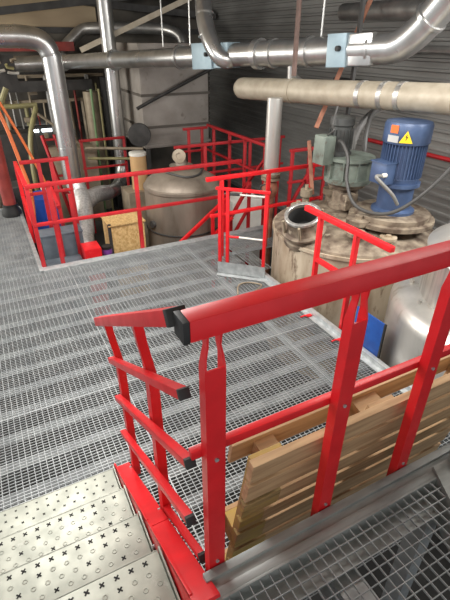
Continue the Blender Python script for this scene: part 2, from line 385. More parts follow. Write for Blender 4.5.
def channel_post(x, y, z0, zc, z1, wd, dp, parent, facing=(0, -1, 0), jog=0.012):
    """U-section post: web on the facing side, the two flanges carry on above the web with a bend"""
    b = MB(); f = Vector(facing); s = Vector((-f.y, f.x, 0)); up = Vector((0, 0, 1)); o = Vector((x, y, 0)); th = 0.006
    def P(u, v, z): return o + s * u + f * v + up * z
    h = wd / 2
    def slab(u0, u1, v0, v1, za, zb):
        b.hexa([P(u0, v0, za), P(u1, v0, za), P(u1, v1, za), P(u0, v1, za), P(u0, v0, zb), P(u1, v0, zb), P(u1, v1, zb), P(u0, v1, zb)])
    slab(-h, h, dp / 2 - th, dp / 2, z0, zc)
    for sg in (-1, 1):
        slab(sg * h - th * (sg > 0), sg * h + th * (sg < 0), -dp / 2, dp / 2 - th, z0, zc)
        zs = [zc, zc + (z1 - zc) * 0.3, zc + (z1 - zc) * 0.6, z1]
        us = [0, -sg * jog * 0.3, -sg * jog, -sg * jog * 0.9]
        for k in range(3):
            ua, ub = sg * h + us[k], sg * h + us[k + 1]; e0, e1 = (-th, 0) if sg > 0 else (0, th)
            wa = [1, 0.72, 0.62, 0.85][k]; wb = [1, 0.72, 0.62, 0.85][k + 1]
            b.hexa([P(ua + e0, -dp / 2 * wa, zs[k]), P(ua + e1, -dp / 2 * wa, zs[k]), P(ua + e1, dp / 2 * wa, zs[k]), P(ua + e0, dp / 2 * wa, zs[k]),
                    P(ub + e0, -dp / 2 * wb, zs[k + 1]), P(ub + e1, -dp / 2 * wb, zs[k + 1]), P(ub + e1, dp / 2 * wb, zs[k + 1]), P(ub + e0, dp / 2 * wb, zs[k + 1])])
    return b.build('post', RED, parent, 25)
for (py_, z0) in ((1.97, 0.22), (1.36, 0.58)):
    zt = 2.090 + (1.362 - 2.090) * (py_ - 0.865) / (2.08 - 0.865) - 0.025
    b = MB(); dp = 0.042
    zs = [z0, zt - 0.27, zt - 0.20, zt - 0.10, zt + 0.03]; xo = [0.379, 0.376, 0.366, 0.350, 0.335]; wy = [0.055, 0.055, 0.04, 0.036, 0.045]
    rings = [[Vector((xo[k] - dp / 2 * (1 if k < 2 else .75), py_ - wy[k] / 2, zs[k])), Vector((xo[k] + dp / 2, py_ - wy[k] / 2, zs[k])), Vector((xo[k] + dp / 2, py_ + wy[k] / 2, zs[k])), Vector((xo[k] - dp / 2 * (1 if k < 2 else .75), py_ + wy[k] / 2, zs[k]))] for k in range(5)]
    b.rings(rings); po = b.build('post', RED, sr, 20)
    for zz in (z0 + 0.06, z0 + 0.32):
        MB().lathe((0.35, py_, zz), [(0, 0), (0.009, 0), (0.009, 0.012), (0, 0.012)], 8, (-1, 0, 0)).build('bolt', GALV, po)

# ------------------------------------------------------------------ platform railing
pr = thing('platform_railing', 'big red square tube railing with flat channel posts along the upper platform edge', 'railing', (1.0, 0.80, 1.0))
o = MB().box(0.326, 1.92, 0.800, 0.863, 2.045, 2.108, 0.005).build('top_rail', RED, pr)
part_label(MB().box(0.308, 0.326, 0.7995, 0.8635, 2.0445, 2.1085, 0.003).build('end_cap', BLACK, o), 'black plastic end cap')
MB().box(0.334, 1.92, 0.852, 0.880, 1.562, 1.595, 0.004).build('mid_rail', RED, pr)
for x in (0.398, 0.897, 1.338):
    po = channel_post(x, 0.831, 0.86, 1.930, 2.047, 0.063, 0.04, pr, (0, -1, 0), 0.010)
    for zz in (1.03, 1.58):
        MB().lathe((x, 0.811, zz), [(0, 0), (0.007, 0), (0.007, 0.006), (0, 0.006)], 8, (0, -1, 0)).build('bolt', GALV, po)

# ------------------------------------------------------------------ pallet on edge
pa = thing('wooden_pallet', 'wooden pallet leaning on edge behind the platform railing, one end stained yellow', 'pallet', (1.29, 1.10, 0))
PE = Vector((0, -0.177, 0.984)); PN = Vector((0, 0.984, 0.177)); PT = Vector((0, 0.892, 1.358))   # up along the face, away from the face, top edge
def pbox(b, x0, x1, s0, s1, o0, o1):
    def P(x, s, o): return PT + Vector((x, 0, 0)) - PE * s + PN * o
    t_ = MB(); t_.hexa([P(x0, s1, o0), P(x1, s1, o0), P(x1, s1, o1), P(x0, s1, o1), P(x0, s0, o0), P(x1, s0, o0), P(x1, s0, o1), P(x0, s0, o1)])
    bmesh.ops.bevel(t_.bm, geom=list(t_.bm.edges), offset=0.0015, segments=1, affect='EDGES'); b.merge(t_.bm); return b
XA, XB = 0.58, 1.99
for k, (s0, s1) in enumerate([(0.0, 0.118), (0.148, 0.268), (0.300, 0.405), (0.440, 0.540), (0.572, 0.715), (0.755, 0.865), (0.90, 1.01), (1.05, 1.15), (1.19, 1.33)]):
    b = MB(); sx = XA + (0.0 if k < 2 else 0.12 + 0.03 * (k % 3))
    if k >= 2: pbox(b, XA, sx, s0, s1, -0.012, 0.022); b.mi(1)
    pbox(b, sx, XB, s0, s1, -0.012, 0.022)
    b.build('deck_board', [WOODY, WOOD] if k >= 2 else WOOD, pa)
for k, x in enumerate((XA + 0.01, 1.17, XB - 0.15)):
    pbox(MB(), x, x + 0.14, 0.01, 1.34, 0.022, 0.044).build('stringer_board', WOOD if k else WOODY, pa)
    for s0 in (0.08, 0.62, 1.18):
        pbox(MB(), x + (0.08 if k == 0 and s0 < .1 else 0), x + 0.14 + (0.03 if k == 0 and s0 < .1 else 0), s0, s0 + 0.145, 0.044, 0.122).build('block', WOODY if k == 0 and s0 > 0.1 else WOOD, pa)
for s0 in (0.055, 0.62, 1.18):
    pbox(MB(), XA - 0.01, XB, s0, s0 + 0.12, 0.122, 0.144).build('deck_board', WOOD, pa)

# ------------------------------------------------------------------ simple railings
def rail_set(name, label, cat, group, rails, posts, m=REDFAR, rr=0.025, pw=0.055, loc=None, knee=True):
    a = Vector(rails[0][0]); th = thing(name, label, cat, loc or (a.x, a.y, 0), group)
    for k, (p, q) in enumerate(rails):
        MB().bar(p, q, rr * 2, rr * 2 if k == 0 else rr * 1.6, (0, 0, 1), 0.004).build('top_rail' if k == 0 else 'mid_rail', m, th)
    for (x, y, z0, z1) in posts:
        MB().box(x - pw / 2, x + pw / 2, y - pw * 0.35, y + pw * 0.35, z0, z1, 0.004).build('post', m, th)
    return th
g = 'red guard rails around the deck openings'
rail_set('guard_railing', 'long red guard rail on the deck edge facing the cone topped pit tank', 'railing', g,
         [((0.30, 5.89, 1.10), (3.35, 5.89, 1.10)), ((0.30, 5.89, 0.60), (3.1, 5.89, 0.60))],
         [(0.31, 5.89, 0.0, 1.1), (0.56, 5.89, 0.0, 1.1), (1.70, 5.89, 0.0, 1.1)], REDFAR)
rail_set('guard_railing', 'red guard rail along the walkway edge running away beside the pit stairs', 'railing', g,
         [((0.31, 5.95, 1.10), (0.31, 7.26, 1.10)), ((0.31, 5.95, 0.60), (0.31, 7.26, 0.60))],
         [(0.31, 7.24, -0.16, 1.08)], RED)
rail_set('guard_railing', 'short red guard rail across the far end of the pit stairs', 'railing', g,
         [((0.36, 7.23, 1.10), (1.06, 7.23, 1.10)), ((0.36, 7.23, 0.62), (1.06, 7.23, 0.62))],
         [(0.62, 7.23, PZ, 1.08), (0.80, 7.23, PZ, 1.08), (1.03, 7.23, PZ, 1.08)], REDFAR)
rail_set('stair_handrail', 'pair of red posts and sloping bar of the pit stairs beside the drum', 'railing', g,
         [((0.66, 6.05, 0.74), (0.66, 6.74, 0.90))],
         [(0.66, 6.66, PZ, 0.87), (0.92, 6.72, PZ, 0.70)], REDFAR)
# gate with white rungs and kick plate
ga = thing('safety_gate', 'narrow red ladder-like gate with two pale rungs on a steel kick plate', 'gate', (2.7, 4.75, 0))
P1, P2 = Vector((2.38, 4.69, 0)), Vector((2.80, 4.28, 0)); dv = (P2 - P1).normalized()
for s in (0.0, 0.10, 0.58):
    c = P1 + dv * s
    MB().bar((c.x, c.y, 0.02), (c.x, c.y, 1.11), 0.055 if s < 0.05 else 0.04, 0.04, (dv.x, dv.y, 0), 0.003).build('post', RED, ga)
for z, m_ in ((1.07, WHITEPL), (0.52, WHITEPL)):
    a, b_ = P1 + dv * 0.13, P1 + dv * 0.56
    MB().cyl((a.x, a.y, z), (b_.x, b_.y, z), 0.013, n=10).build('rung', m_, ga)
    MB().cyl((a.x - .01, a.y - .01, z), (a.x + dv.x * .12, a.y + dv.y * .12, z), 0.016, n=10).build('rung_sleeve', RED if z < 1 else BLACK, ga)
MB().bar((P1.x - dv.x * 0.05, P1.y - dv.y * 0.05, 1.125), (P1.x + dv.x * 0.62, P1.y + dv.y * 0.62, 1.125), 0.05, 0.03, (0, 0, 1), 0.003).build('top_rail', RED, ga)
kp = MB(); a, b_ = P1 - dv * 0.03 + Vector((-.02, -.03, 0)), P2 + dv * 0.02 + Vector((-.02, -.03, 0))
kp.bar((a.x, a.y, 0.085), (b_.x, b_.y, 0.085), 0.006, 0.16); kp.bar((a.x - .03, a.y - .04, 0.005), (b_.x - .03, b_.y - .04, 0.005), 0.07, 0.006)
part_label(kp.build('kick_plate', GALV, ga), 'bare steel kick plate')
rail_set('guard_railing', 'red guard rail running from the ladder-like gate behind the upright grey pipe', 'railing', g,
         [((2.40, 5.12, 1.12), (4.3, 5.12, 1.12)), ((2.45, 5.12, 0.62), (4.3, 5.12, 0.62))],
         [(3.35, 5.12, 0.0, 1.1), (4.1, 5.12, 0.0, 1.1), (2.62, 5.12, 0, 1.1)], RED)
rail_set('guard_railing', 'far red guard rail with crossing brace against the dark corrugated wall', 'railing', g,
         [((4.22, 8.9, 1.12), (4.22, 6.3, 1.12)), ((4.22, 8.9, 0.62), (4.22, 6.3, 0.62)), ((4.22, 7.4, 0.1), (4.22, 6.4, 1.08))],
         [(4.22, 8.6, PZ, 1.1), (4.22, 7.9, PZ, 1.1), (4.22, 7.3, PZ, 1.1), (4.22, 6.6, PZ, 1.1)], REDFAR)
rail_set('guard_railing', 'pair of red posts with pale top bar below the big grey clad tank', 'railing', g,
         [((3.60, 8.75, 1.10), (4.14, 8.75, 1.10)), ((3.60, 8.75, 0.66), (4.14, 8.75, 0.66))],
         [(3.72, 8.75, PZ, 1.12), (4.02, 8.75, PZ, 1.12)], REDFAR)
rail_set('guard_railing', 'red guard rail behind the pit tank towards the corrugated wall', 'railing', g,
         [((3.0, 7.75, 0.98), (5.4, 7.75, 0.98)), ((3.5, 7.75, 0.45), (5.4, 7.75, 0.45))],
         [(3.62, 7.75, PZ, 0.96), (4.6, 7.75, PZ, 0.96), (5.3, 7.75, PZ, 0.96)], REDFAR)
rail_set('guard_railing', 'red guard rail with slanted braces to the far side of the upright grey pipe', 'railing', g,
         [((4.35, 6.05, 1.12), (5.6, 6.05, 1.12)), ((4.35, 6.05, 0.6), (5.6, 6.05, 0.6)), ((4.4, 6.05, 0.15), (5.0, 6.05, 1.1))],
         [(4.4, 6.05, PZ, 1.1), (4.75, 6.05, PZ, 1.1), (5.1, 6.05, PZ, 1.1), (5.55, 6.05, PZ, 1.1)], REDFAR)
rail_set('stair_handrail', 'sloping red handrail crossing in front of the pit tank', 'railing', g,
         [((2.25, 6.14, -0.25), (3.25, 6.14, 0.48)), ((2.70, 6.14, -0.33), (3.35, 6.14, 0.13))],
         [(3.20, 6.14, PZ, 0.46), (2.98, 6.14, PZ, 0.28)], RED)
rail_set('guard_railing', 'short red rail with two posts standing before the stained reactor', 'railing', g,
         [((2.90, 3.66, 1.12), (2.90, 2.42, 1.12)), ((2.90, 3.40, 0.62), (2.90, 2.60, 0.62))],
         [(2.90, 3.40, -0.1, 1.10), (2.90, 2.86, -0.1, 1.10)], RED, rr=0.026)
rail_set('guard_railing', 'red guard rail between the tan drum and the silver exhaust pipe', 'railing', g,
         [((1.72, 9.85, 0.84), (2.68, 9.85, 0.84)), ((1.72, 9.85, 0.27), (2.68, 9.85, 0.27))], [(2.66, 9.85, PZ, 0.84), (1.76, 9.85, PZ, 0.84)], REDFAR)

# ------------------------------------------------------------------ reactor vessel
VC = Vector((3.95, 4.02, 0)); VR = 1.02
rv = thing('reactor_vessel', 'large stained beige reactor vessel with open manhole and crusted lid', 'vessel', (VC.x, VC.y, PZ))
MB().lathe((VC.x, VC.y, PZ), [(0.0, 0), (VR - .02, 0), (VR - 0.02, 1.2), (VR - 0.02, 1.74), (VR, 1.76), (VR, 1.80), (0, 1.80)], 64).build('body', RUSTY, rv)
MB().lathe((VC.x, VC.y, 0.60), [(VR - 0.02, 0), (VR - 0.03, 0.03), (VR - 0.16, 0.07), (0.62, 0.13), (0.3, 0.15), (0, 0.15)], 64).build('lid', CRUST, rv)
mc = Vector((3.15, 3.95, 0.615)); ax = Vector((-0.34, -0.20, 1)).normalized()
neck = MB().lathe(mc, [(0.25, 0.0), (0.25, 0.07), (0.22, 0.085), (0.22, 0.13), (0.26, 0.14), (0.26, 0.165), (0.22, 0.18), (0.20, 0.22), (0.185, 0.27), (0.185, 0.333), (0.172, 0.335), (0.172, 0.10)], 36, ax).build('manhole_neck', CRUST, rv)
rg = MB(); rg.lathe(mc, [(0.172, 0.34), (0.172, 0.365), (0.178, 0.372), (0.208, 0.372), (0.214, 0.365), (0.214, 0.34), (0.208, 0.332), (0.178, 0.332), (0.172, 0.34)], 36, ax, False)
part_label(rg.build('manhole_ring', STEELBR, rv), 'shiny steel manhole ring')
MB().lathe(mc, [(0.0, 0.09), (0.165, 0.09), (0.1715, 0.10), (0.1715, 0.33), (0.168, 0.33), (0.168, 0.11), (0.0, 0.11)], 30, ax).build('manhole_shade_liner', HOLE, rv)  # black disc and liner: shade of the unlit neck interior put into colour
a_, b__, _ = frame_of(ax)
for k in range(6):
    t_ = k * math.pi / 3 + 0.3; d = a_ * math.cos(t_) + b__ * math.sin(t_); p = mc + d * 0.235
    MB().cyl(p + ax * 0.16, p + ax * 0.35, 0.016, n=8).build('swing_bolt', TAN, neck)
for (dx, dy, h, r_, mm) in ((-0.45, -0.55, 0.14, 0.07, CRUST), (-0.15, -0.75, 0.10, 0.06, RUSTY), (-0.62, 0.35, 0.22, 0.06, TAN), (-0.25, -0.35, 0.20, 0.09, CRUST), (0.15, 0.65, 0.25, 0.07, TAN), (-0.30, 0.62, 0.3, 0.05, TAN)):
    p = VC + Vector((dx, dy, 0.66))
    MB().lathe(p, [(r_, 0), (r_, h * 0.7), (r_ * 1.6, h * 0.7), (r_ * 1.6, h), (r_ * 0.5, h), (r_ * 0.5, h * 1.2), (0, h * 1.2)], 16).build('nozzle', mm, rv)
# blue motor
mx_, my_, mz = 4.18, 3.63, 0.825
em = thing('electric_motor', 'big blue finned electric motor upright on the reactor lid', 'motor', (mx_, my_, mz))
MB().lathe((mx_, my_, mz - 0.07), [(0, 0), (0.34, 0), (0.34, 0.03), (0.50, 0.035), (0.50, 0.085), (0.44, 0.09), (0.44, 0.145), (0.30, 0.15), (0, 0.15)], 40).build('mounting_flange', CRUST, em)
MB().lathe((mx_, my_, mz + 0.08), [(0.25, 0), (0.25, 0.03), (0.20, 0.05), (0.20, 0.28), (0.21, 0.31), (0.25, 0.32), (0.25, 0.36), (0, 0.36)], 36).build('adapter', MOTOR, em)
b = MB(); b.lathe((mx_, my_, mz + 0.44), [(0.0, 0), (0.215, 0), (0.225, 0.05), (0.215, 0.06), (0.215, 0.46), (0, 0.46)], 36)
for k in range(40):
    t_ = 2 * math.pi * k / 40; c_, s_ = math.cos(t_), math.sin(t_)
    b.bar((mx_ + c_ * 0.222, my_ + s_ * 0.222, mz + 0.50), (mx_ + c_ * 0.222, my_ + s_ * 0.222, mz + 0.88), 0.008, 0.04, (c_, s_, 0))
b.build('finned_housing', MOTOR, em)
cw = MB().lathe((mx_, my_, mz + 0.87), [(0.0, 0.0), (0.25, 0), (0.256, 0.01), (0.256, 0.19), (0.24, 0.22), (0.17, 0.23), (0, 0.23)], 40).build('fan_cowl', MOTOR, em)
dcam = Vector((-mx_, -my_, 0)).normalized(); side = Vector((-dcam.y, dcam.x, 0))
def sticker(ang, z, w_, h_, name, m_, poly=None, r_=0.257):
    d = (dcam * math.cos(ang) + side * math.sin(ang)); t_ = Vector((-d.y, d.x, 0)); o_ = Vector((mx_, my_, 0)) + d * r_
    if poly is None: poly = [(-w_, -h_), (w_, -h_), (w_, h_), (-w_, h_)]
    return MB().prism([o_ + t_ * u + Vector((0, 0, z + v)) for u, v in poly], d * 0.004).build(name, m_, cw)
sg = 1 if side.dot(Vector((0.89, -0.46, 0))) > 0 else -1
sticker(-sg * 0.55, mz + 1.03, 0.045, 0.04, 'orange_sticker', ORANGE)
sticker(-sg * 0.55, mz + 0.93, 0.065, 0.035, 'rating_plate', SILVER)
tri = sticker(sg * 0.0, mz + 0.96, 0.06, 0.06, 'warning_triangle', YELLOW, [(-0.07, -0.06), (0.07, -0.06), (0, 0.065)])
d_ = dcam; o_ = Vector((mx_, my_, 0)) + d_ * 0.2615; t_ = Vector((-d_.y, d_.x, 0))
MB().prism([o_ + t_ * u + Vector((0, 0, mz + 0.96 + v)) for u, v in ((0.006, 0.035), (-0.014, 0.0), (0.0, 0.0), (-0.008, -0.04), (0.016, 0.006), (0.002, 0.006))], d_ * 0.002).build('bolt_symbol', BLACK, tri)
tb_d = (dcam * 0.75 - side * sg * 0.66).normalized(); tb_t = Vector((-tb_d.y, tb_d.x, 0)); c0 = Vector((mx_, my_, 0)) + tb_d * 0.27
tb = MB().bar(c0 - tb_t * 0.12 + Vector((0, 0, mz + 0.56)), c0 + tb_t * 0.12 + Vector((0, 0, mz + 0.56)), 0.15, 0.23, (0, 0, 1), 0.015).build('terminal_box', MOTOR, em)
MB().bar(c0 - tb_t * 0.125 + Vector((0, 0, mz + 0.68)), c0 + tb_t * 0.125 + Vector((0, 0, mz + 0.68)), 0.18, 0.012).build('box_lid', MOTOR, tb)
gl = c0 + tb_t * (0.11 if tb_t.dot(side * sg) > 0 else -0.11) + tb_d * 0.06 + Vector((0, 0, mz + 0.56))
MB().lathe(gl, [(0, 0), (0.026, 0), (0.026, 0.045), (0.02, 0.06), (0, 0.06)], 14, tb_d).build('cable_gland', WHITEPL, tb)
# green gearbox
gx, gy, gz = 4.08, 4.37, 0.752
gb = thing('gearbox', 'dirty green agitator gearbox beside the blue motor', 'gearbox', (gx, gy, gz))
MB().lathe((gx, gy, gz), [(0, 0), (0.22, 0), (0.22, 0.05), (0.17, 0.07), (0.16, 0.26), (0.24, 0.28), (0.24, 0.34), (0, 0.34)], 28).build('base', CRUST, gb)
b = MB().lathe((gx, gy, gz + 0.34), [(0, 0), (0.30, 0), (0.30, 0.05), (0.27, 0.06), (0.27, 0.26), (0.31, 0.28), (0.31, 0.32), (0.12, 0.34), (0, 0.35)], 32)
for k in range(10):
    t_ = 2 * math.pi * k / 10; b.bar((gx + math.cos(t_) * 0.28, gy + math.sin(t_) * 0.28, gz + 0.39), (gx + math.cos(t_) * 0.28, gy + math.sin(t_) * 0.28, gz + 0.62), 0.02, 0.05, (math.cos(t_), math.sin(t_), 0))
b.build('housing', GREEN, gb)
b = MB().lathe((gx - 0.13, gy + 0.08, gz + 0.67), [(0.16, 0), (0.16, 0.03), (0.135, 0.05), (0.135, 0.34), (0.15, 0.36), (0.15, 0.44), (0.10, 0.46), (0, 0.46)], 20)
for k in range(16):
    t_ = 2 * math.pi * k / 16; b.bar((gx - 0.13 + math.cos(t_) * 0.14, gy + 0.08 + math.sin(t_) * 0.14, gz + 0.74), (gx - 0.13 + math.cos(t_) * 0.14, gy + 0.08 + math.sin(t_) * 0.14, gz + 0.98), 0.008, 0.03, (math.cos(t_), math.sin(t_), 0))
part_label(b.build('drive_motor', DARKGR, gb), 'dark grey drive motor on top')
MB().box(gx - 0.46, gx - 0.29, gy - 0.03, gy + 0.18, gz + 0.58, gz + 0.92, 0.012).build('side_box', GREEN, gb)
MB().box(gx - 0.24, gx - 0.05, gy - 0.30, gy - 0.18, gz + 0.05, gz + 0.24, 0.01).build('oil_cup', CRUST, gb)
# hoses and cables
def hose(name, label, cat, pts, r, m, group=None, n=10):
    return tag(MB().tube(smooth_path(pts), r, n).build(name, m), label, cat, group)
hose('conduit_hose', 'thick grey hose arching up behind the green gearbox', 'hose', [(4.36, 4.70, 0.79), (4.36, 4.68, 1.2), (4.5, 4.78, 1.53), (4.72, 4.87, 1.73), (5.05, 4.94, 1.86), (5.6, 5.0, 1.95), (6.43, 5.1, 2.05)], 0.045, HOSEM, 'hoses behind the gearbox')
hose('conduit_hose', 'second grey hose rising between gearbox and blue motor', 'hose', [(4.46, 4.55, 0.79), (4.44, 4.50, 1.3), (4.52, 4.60, 1.65), (4.8, 4.75, 1.87), (5.6, 4.8, 1.98), (6.43, 4.85, 2.05)], 0.032, CABLE, 'hoses behind the gearbox')
hose('power_cable', 'dark cable sagging in a loop before gearbox and motor', 'cable', [(3.80, 4.30, 1.62), (3.80, 4.22, 1.60), (3.80, 4.10, 1.45), (3.72, 3.98, 1.22), (3.70, 3.75, 0.99), (3.85, 3.45, 0.96), (4.08, 3.28, 1.12), (4.35, 3.12, 1.5), (4.62, 3.1, 1.95), (4.8, 3.2, 2.4)], 0.021, CABLE)
hose('motor_cable', 'grey cable from the motor terminal box curving into the loop', 'cable', [gl + tb_d * 0.06, gl + tb_d * 0.14, gl + tb_d * 0.16 + Vector((0.08, -0.06, -0.08)), gl + tb_d * 0.12 + Vector((0.17, -0.10, -0.2)), gl + tb_d * 0.06 + Vector((0.20, -0.12, -0.32))], 0.02, CONDUIT)
hose('power_cable', 'thin dark cable hanging from the beige pipe to the gearbox box', 'cable', [(3.80, 4.4, 2.0), (3.74, 4.38, 1.8), (3.71, 4.31, 1.75), (3.70, 4.40, 1.68)], 0.013, CABLE)
hose('air_hose', 'blue and black hose beside the steel tank below the wall', 'hose', [(4.75, 3.05, 1.55), (4.55, 3.0, 1.35), (4.42, 2.98, 1.0), (4.3, 2.98, 0.6), (4.45, 3.0, 0.2)], 0.022, CABLE)

# ------------------------------------------------------------------ steel tank
TX, TY = 3.97, 1.80
tk = thing('steel_tank', 'domed stainless steel tank with wide lower jacket next to the blue panel', 'tank', (TX, TY, PZ))
MB().lathe((TX, TY, PZ), [(0, 0), (1.10, 0), (1.10, 1.69), (1.085, 1.76), (1.04, 1.81), (0.98, 1.83), (0.86, 1.84), (0, 1.84)], 64).build('jacket', STEEL, tk)
MB().lathe((TX, TY, 0.64), [(0.86, 0), (0.86, 0.42), (0.85, 0.43), (0, 0.43)], 64).build('cylinder', STEELBR, tk)
MB().lathe((TX, TY, 1.07), [(0.875, 0), (0.885, 0.015), (0.875, 0.03), (0.84, 0.05), (0.70, 0.16), (0.50, 0.24), (0.25, 0.285), (0, 0.30)], 64).build('dome', STEEL, tk)
MB().torus((TX, TY, 1.075), (0, 0, 1), 0.87, 0.014, 64).build('weld_band', STEELBR, tk)
MB().tube([(TX - 0.2, TY + 0.62, 1.15), (TX - 0.2, TY + 0.62, 1.41), (TX + 0.2, TY + 0.62, 1.51)], 0.05, 14).build('outlet_pipe', STEEL, tk)
for k in range(14):
    t_ = 2 * math.pi * k / 14
    MB().cyl((TX + math.cos(t_) * 0.93, TY + math.sin(t_) * 0.93, 0.635), (TX + math.cos(t_) * 0.93, TY + math.sin(t_) * 0.93, 0.67), 0.02, n=8).build('bolt', STEEL, tk)
tag(MB().lathe((4.86, 3.02, 0.9), [(0, 0), (0.085, 0), (0.085, 0.62), (0.12, 0.62), (0.12, 0.67), (0.05, 0.70), (0.05, 0.9), (0, 0.9)], 20).build('filter_housing', STEEL), 'slim steel filter housing beside the dome of the steel tank', 'filter')
bo = thing('upright_board', 'blue board standing upright at the deck edge beside the steel tank', 'board', (2.83, 2.37, 0.06))
MB().box(2.858, 2.872, 2.30, 2.66, -0.08, 0.43, 0.002).build('board', BLUEPL, bo)
part_label(MB().box(2.856, 2.876, 2.282, 2.30, -0.08, 0.43, 0.001).build('edge_strip', BLACK, bo), 'black edge strip')

# ------------------------------------------------------------------ ducts
def duct(name, label, m, segs, joints, group, loc=None):
    a = segs[0][0][0]; th = thing(name, label, 'duct', loc or tuple(a), group)
    for k, (pts, r) in enumerate(segs): MB().tube(pts, r, 24).build('pipe' if len(pts) < 4 else 'elbow', m, th)
    for (c, d, Rr, w_) in joints:
        MB().lathe(Vector(c) - Vector(d).normalized() * w_ / 2, [(Rr - 0.02, 0), (Rr, 0.0), (Rr, w_), (Rr - 0.02, w_)], 24, d).build('clamp_ring', m, th)
    return th
DG = 'silver extraction ducts under the roof'
A0, A2 = Vector((1.93, 11.80, 2.205)), Vector((4.33, 4.42, 2.585))
ad = (A2 - A0).normalized()
md = duct('extraction_duct', 'long silver extraction duct spanning the hall with two blue-grey damper boxes', DUCT,
     [(smooth_path([(0.75, 12.1, 2.16), (1.3, 12.1, 2.17), (1.65, 12.04, 2.185), A0 - ad * 0.02], 4), 0.16), ([A0 - ad * 0.02, A0 + ad * 4.2], 0.145), ([A0 + ad * 4.2, A0 + ad * 5.9], 0.155), ([A0 + ad * 5.9, A2], 0.165), (smooth_path([A2 - ad * 0.01, (4.40, 4.22, 2.61), (4.445, 4.0, 2.75), (4.46, 3.72, 3.03), (4.46, 3.38, 3.40), (4.46, 3.05, 3.78)], 5), 0.165)],
     [(A0 + ad * t_, ad, 0.185, 0.05) for t_ in (0.1, 2.2, 4.2, 6.2, 6.8)] + [(A0 + ad * 5.93, ad, 0.20, 0.09), (A0 + ad * 7.68, ad, 0.18, 0.03), ((4.452, 3.87, 2.88), (0.03, -0.7, 0.72), 0.185, 0.04)], DG)
for k, (t_, hl) in enumerate(((4.90, 0.22), (7.30, 0.13))):
    c = A0 + ad * t_
    dm = MB().bar(c - ad * hl, c + ad * hl, 0.36, 0.36, (0, 0, 1), 0.006).build('damper_box', DAMPER, md); part_label(dm, 'blue-grey damper box')
    MB().bar(c + ad * hl, c + ad * (hl + 0.32), 0.30, 0.34, (0, 0, 1), 0.02).build('box_sleeve', DAMPER if k == 0 else DUCT, dm)
    MB().lathe(c + ad * (hl - 0.05) + Vector((-0.178, -0.02, 0.02)), [(0, 0), (0.03, 0), (0.03, 0.05), (0, 0.05)], 12, (-1, -0.1, 0)).build('knob', BLACK, dm)
c = A0 + ad * 5.15
duct('branch_duct', 'silver bent branch duct dropping from the roof in front of the damper box', DUCT,
     [(smooth_path([(3.62, 7.7, 3.92), (3.52, 7.5, 3.5), (3.40, 7.25, 3.15), (3.34, 7.05, 2.85), (3.34, 6.86, 2.62), (3.40, 6.72, 2.46), (3.50, 6.66, 2.41), (3.60, 6.68, 2.44)], 5), 0.125)], [((3.375, 7.15, 3.0), (0.1, 0.25, 1), 0.14, 0.03), ((3.335, 6.98, 2.72), (0, 0.3, 1), 0.14, 0.02)], DG, (3.4, 7.1, 2.4))
duct('arched_duct', 'thin silver duct arching behind the long extraction duct', DUCTDARK,
     [(smooth_path([(2.18, 13.1, 2.40), (2.5, 13.1, 2.65), (2.8, 13.1, 2.86), (3.2, 12.9, 2.9), (4.3, 12.4, 2.9), (4.72, 12.1, 2.86), (4.92, 11.85, 2.7), (4.96, 11.75, 2.3)], 5), 0.13)], [((3.5, 12.78, 2.905), (1, -.45, 0), 0.145, 0.04)], DG)
la = duct('downpipe_duct', 'silver downpipe with high elbow running down into the foil branch', DUCT,
     [(smooth_path([(-0.6, 9.0, 2.70), (0.55, 9.0, 2.70), (1.0, 9.0, 2.69), (1.22, 9.0, 2.62), (1.32, 9.0, 2.45), (1.34, 9.0, 2.2), (1.34, 9.0, 0.28)], 5), 0.168)],
     [((1.34, 9.0, z_), (0, 0, 1), 0.175, 0.02) for z_ in (2.3, 1.6, 0.9)] + [((0.85, 9.0, 2.70), (1, 0, 0), 0.175, 0.02)], DG, (1.34, 9.0, 0.2))
lb = duct('downpipe_duct', 'straight silver downpipe with curled lower bend beside the tan drum', DUCT,
     [(smooth_path([(2.75, 10.55, 3.91), (2.75, 10.55, 0.30), (2.74, 10.54, 0.05), (2.64, 10.4, -0.20), (2.45, 10.1, -0.30), (2.25, 9.75, -0.25), (2.08, 9.5, -0.20)], 6), 0.15)],
     [((2.75, 10.55, z_), (0, 0, 1), 0.158, 0.02) for z_ in (2.9, 1.7, 0.8)], DG, (2.75, 10.55, -0.4))
duct('foil_duct', 'crinkled foil Y-branch hanging below the silver downpipes', FOIL,
     [(smooth_path([(1.36, 8.98, 0.24), (1.40, 8.86, 0.05), (1.40, 8.6, -0.06), (1.33, 8.3, -0.28), (1.26, 8.0, -0.48), (1.20, 7.70, -0.62), (1.22, 7.62, -0.85)], 5), [0.172] * 5 + [0.17] * 5 + [0.165] * 5 + [0.16] * 5 + [0.14] * 5 + [0.12] * 6),
      (smooth_path([(2.08, 9.5, -0.20), (1.90, 9.25, -0.12), (1.68, 8.95, -0.06), (1.44, 8.66, -0.08)], 5), 0.16)], [], DG, (1.2, 7.8, -0.9))
